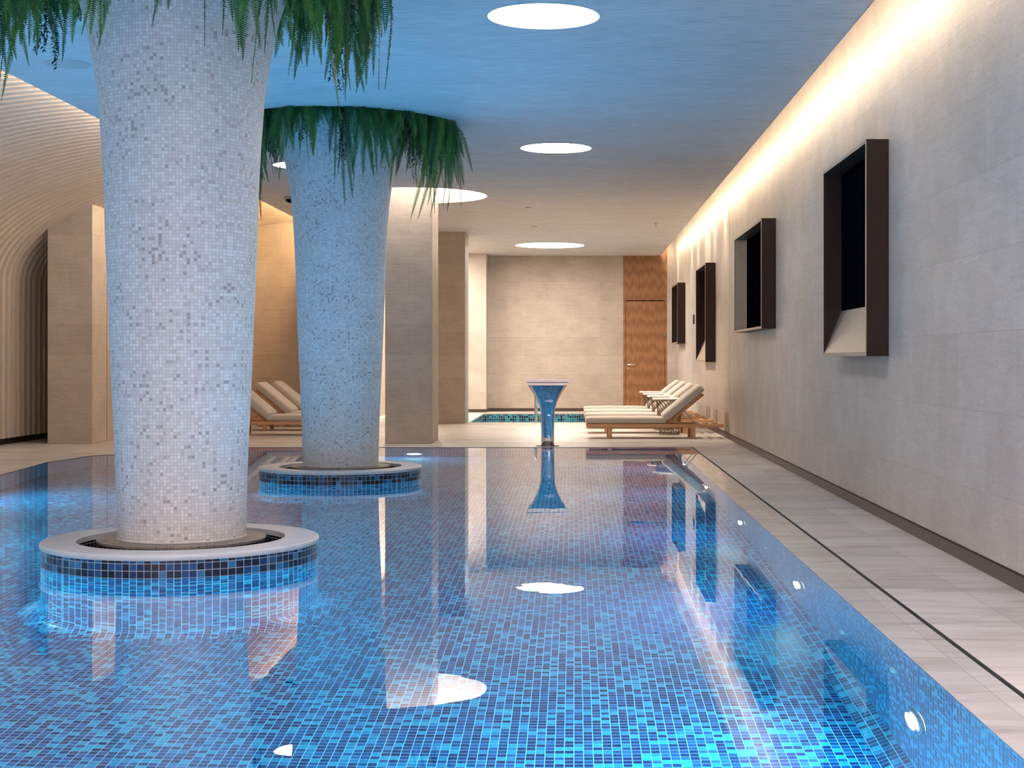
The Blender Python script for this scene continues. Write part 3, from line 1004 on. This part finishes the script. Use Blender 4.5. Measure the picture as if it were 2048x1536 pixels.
# ------------------------------------------------------------------ ceiling devices
def dev(x, y, name, label, cat, kind):
    t = thing(name, label, cat, (x, y, CEIL))
    if kind == 'sprinkler':
        bm = B(); lathe(bm, [(0.035, 0), (0.035, -.006), (.012, -.008), (.012, -.03), (.006, -.035), (.006, -.05), (.022, -.055), (.022, -.058), (0, -.058)], seg=20)
        obj('sprinkler_head', bm, M['steel'], t)
    elif kind == 'vent':
        bm = B(); lathe(bm, [(0.0, -.012), (.17, -.012), (.18, 0.0)], seg=40); obj('cover_plate', bm, M['plastic'], t)
    elif kind == 'dome':
        bm = B(); lathe(bm, [(0.11, 0), (0.11, -.035), (.085, -.04)], seg=32); obj('housing', bm, M['plastic'], t)
        bm = B(); lathe(bm, [(0.085, -.038), (0.075, -.065), (.045, -.085), (0, -.092)], seg=32); obj('dark_dome', bm, M['black'], t, True)
    else:
        bm = B(); lathe(bm, [(0.0, -.010), (.045, -.012), (.05, 0.0)], seg=24); obj('cover_plate', bm, M['plastic'], t)
    return t
dev(164 * 25.8 / 3000, 25.8, 'ceiling_sprinkler', 'small sprinkler head on the ceiling near the right wall', 'sprinkler', 'sprinkler')
dev(133 * 32.1 / 3000, 32.1, 'ceiling_sprinkler', 'small white sprinkler head on the ceiling above the door', 'sprinkler', 'sprinkler')
dev(-0.70, 23.1, 'ceiling_spotlight', 'small round spotlight on the ceiling between the second and third light recess', 'spotlight', 'plate')
dev(-0.70, 26.4, 'ceiling_spotlight', 'small round spotlight on the ceiling in front of the farthest light recess', 'spotlight', 'plate')
dev(-4.07, 21.6, 'ceiling_camera', 'dark dome camera on the ceiling left of the distant column', 'camera', 'dome')
dev(-4.0, 11.85, 'ceiling_vent', 'round flat vent cover on the blue ceiling left of the near column', 'vent', 'vent')

# ------------------------------------------------------------------ hanging ferns
def frond(bm, base, out, L, wmax, rng, curl=0.0, spacing=0.0125):
    """one sword fern frond hanging from base; pinnae in pairs along a bending midrib"""
    n = max(8, int(L / spacing))
    p = Vector(base)
    d = (Vector(out) * 0.9 + Vector((0, 0, 0.15))).normalized()
    sag = rng.uniform(0.10, 0.2)
    side = Vector((rng.uniform(-1, 1), rng.uniform(-1, 1), 0)).normalized()
    tw = rng.uniform(-1.5, 1.5)
    drift = Vector((rng.uniform(-.25, .25), rng.uniform(-.25, .25), 0))
    st = L / n
    mids = []
    for i in range(n + 1):
        s = i / n
        mids.append(p.copy())
        tgt = Vector((drift.x, drift.y, -1)).normalized()
        d = (d * (1 - sag) + tgt * sag).normalized()
        sd = (side - d * side.dot(d))
        if sd.length < 1e-3: sd = Vector((1, 0, 0))
        sd.normalize()
        nrm = d.cross(sd)
        if i > 2:
            env = min(1, (s + .02) * 6) * (1 - s ** 2.4) ** 0.9 + 0.02
            ll = wmax * env * rng.uniform(.88, 1.08)
            wd = st * 0.34
            for sg in (-1, 1):
                dirv = (sd * sg + d * 0.28 + nrm * rng.uniform(-.18, .18)).normalized()
                a = p + d * (-wd); b = p + d * wd
                m1 = p + dirv * ll * .55 + d * wd * .95 + nrm * ll * .05
                m0 = p + dirv * ll * .5 - d * wd * .85 + nrm * ll * .05
                tip = p + (dirv + d * 0.25).normalized() * ll - nrm * ll * .1
                va, vb, v1, v0, vt = [bm.verts.new(q) for q in (a, b, m1, m0, tip)]
                bm.faces.new((va, v0, v1, vb)); bm.faces.new((v0, vt, v1))
        p = p + d * st
    tube(bm, mids[::4] + [mids[-1]], 0.0022, 3, False)

def fern_mesh(seed, L, nf, w_):
    rng = random.Random(seed)
    bm = B()
    for k in range(nf):
        a = rng.uniform(0, 2 * PI)
        out = Vector((math.cos(a), math.sin(a), rng.uniform(-.1, .3)))
        l = L * (1.0 if k == 0 else rng.uniform(.45, .95))
        frond(bm, (out.x * .03, out.y * .03, 0), out * rng.uniform(.25, .8), l, w_ * rng.uniform(.8, 1.15), rng)
    return bm

def vine_mesh(seed, L, nf):
    rng = random.Random(seed)
    bm = B()
    for k in range(nf):
        p = Vector((rng.uniform(-.05, .05), rng.uniform(-.05, .05), 0)); l = L * rng.uniform(.5, 1)
        n = int(l / .022); pts = []
        dx, dy = rng.uniform(-.15, .15), rng.uniform(-.15, .15)
        for i in range(n):
            p = p + Vector((dx * .02 + rng.uniform(-.006, .006), dy * .02 + rng.uniform(-.006, .006), -.021)); pts.append(p.copy())
            for q in range(2):
                a = rng.uniform(0, 2 * PI)
                u = Vector((math.cos(a), math.sin(a), rng.uniform(-1.1, -.2))).normalized()
                s_ = u.cross(Vector((0, 0, 1))).normalized()
                ln = rng.uniform(.022, .036); wd = ln * .26
                vs = [bm.verts.new(x) for x in (p, p + u * ln * .45 + s_ * wd, p + u * ln + Vector((0, 0, -.004)), p + u * ln * .45 - s_ * wd)]
                bm.faces.new(vs)
        if len(pts) > 2: tube(bm, pts[::3] + [pts[-1]], .0018, 3, False)
    return bm

protos = {}
def get_proto(kind, L):
    key = (kind, round(L * 10))
    if key not in protos:
        s = len(protos) * 13 + 5
        Lq = round(L * 10) / 10
        if kind == 'fern': b = fern_mesh(s, Lq, 8, 0.060)
        elif kind == 'vine': b = vine_mesh(s, Lq, 7)
        me = bpy.data.meshes.new('hanging_fern' if kind == 'fern' else 'trailing_vine')
        b.to_mesh(me); b.free()
        me.materials.append(M['fern'] if kind == 'fern' else M['vine'])
        protos[key] = me
    return protos[key]

def plant(ci, ang, rad, L, kind):
    cx, cy_ = COLS[ci]
    me = get_proto(kind, L)
    nm = 'hanging_fern' if kind == 'fern' else 'trailing_vine'
    o = bpy.data.objects.new(nm, me); COL.objects.link(o)
    a = math.radians(ang)
    o.location = (cx + rad * math.cos(a), cy_ + rad * math.sin(a), CEIL + 0.035)
    o.rotation_euler = (0, 0, random.uniform(0, 2 * PI))
    o.scale = (1, 1, L / (round(L * 10) / 10))
    col = ['the nearer column', 'the distant column'][ci]
    am = (ang + 180) % 360 - 180
    side = 'right' if -45 <= am < 45 else 'front' if -135 <= am < -45 else 'back' if 45 <= am < 135 else 'left'
    size = 'long' if L > .6 else 'mid-length' if L > .42 else 'short'
    if kind == 'fern':
        tag(o, '%s green fern hanging at the %s side of the ceiling planter around %s' % (size, side, col), 'fern', '%s ferns at the %s of %s' % (size, side, col))
    else:
        tag(o, 'dark small-leaved vine trailing among ferns at the %s side of %s' % (side, col), 'trailing plant', 'vines trailing at the %s of %s' % (side, col))
    return o

def lump(a, items, base):
    v = base
    for (c, w_, h) in items:
        d = (a - c + 180) % 360 - 180
        v = max(v, base + (h - base) * math.exp(-(d / w_) ** 2))
    return v
H_FAR = [(-106, 5, .72), (-74, 6, .98), (-140, 12, .8), (-158, 8, 1.05), (-20, 12, .95), (-38, 6, .85), (5, 8, .8), (40, 10, .55), (150, 12, .7)]
H_NEAR = [(-86, 4, .60), (-110, 6, .72), (-165, 9, .80), (-140, 10, .66), (180, 12, .62), (160, 10, .6), (-52, 7, .80), (-20, 12, .78), (15, 12, .75), (40, 12, .78), (60, 12, .6)]
for ci, (items, base) in enumerate(((H_NEAR, .34), (H_FAR, .34))):
    n = 46
    for k in range(n):
        a = -180 + 360 * (k + random.uniform(-.2, .2)) / n
        L = lump(a, items, base) * random.uniform(.86, 1.04)
        L *= 1.0 + 0.28 * min(1, max(0, (L - .3) / .35))
        kind = 'vine' if k % 5 == 3 else 'fern'
        if kind == 'vine': L *= .8
        plant(ci, a, CHR - 0.09 + random.uniform(-.04, .02), L, kind)
    n = 30
    for k in range(n):
        a = -180 + 360 * (k + .5 + random.uniform(-.2, .2)) / n
        plant(ci, a, 0.93 + random.uniform(-.03, .03), random.uniform(.25, .42), 'vine' if k % 3 == 0 else 'fern')
for ci, ang, L in [(1, -106, .80), (1, -104, .62), (1, -75, 1.05), (1, -72, .95), (1, -77, .6), (1, -160, 1.2), (1, -150, .95), (1, -138, .9), (1, -28, 1.0), (1, -17, 1.1), (1, -8, 1.0), (1, -44, .85),
                   (0, -110, .85), (0, -105, .7), (0, -87, .66), (0, -56, .9), (0, -52, .95), (0, -158, .85), (0, -163, .95), (0, -140, .75), (0, 35, .95), (0, 8, .9)]:
    plant(ci, ang, CHR - 0.10, L, 'fern')
for ci, (cx, cy_) in enumerate(COLS):
    bm = B(); lathe(bm, [(CHR, 0.052), (CHR + .02, .30), (0.82, .30), (.82, .16), (CHR - .03, .10)], seg=96)
    o = obj('ceiling_planter', bm, M['soil'], None, False, (cx, cy_, CEIL))
    tag(o, ['dark ring planter in the ceiling around the nearer column', 'dark ring planter in the ceiling around the distant column'][ci], 'planter')
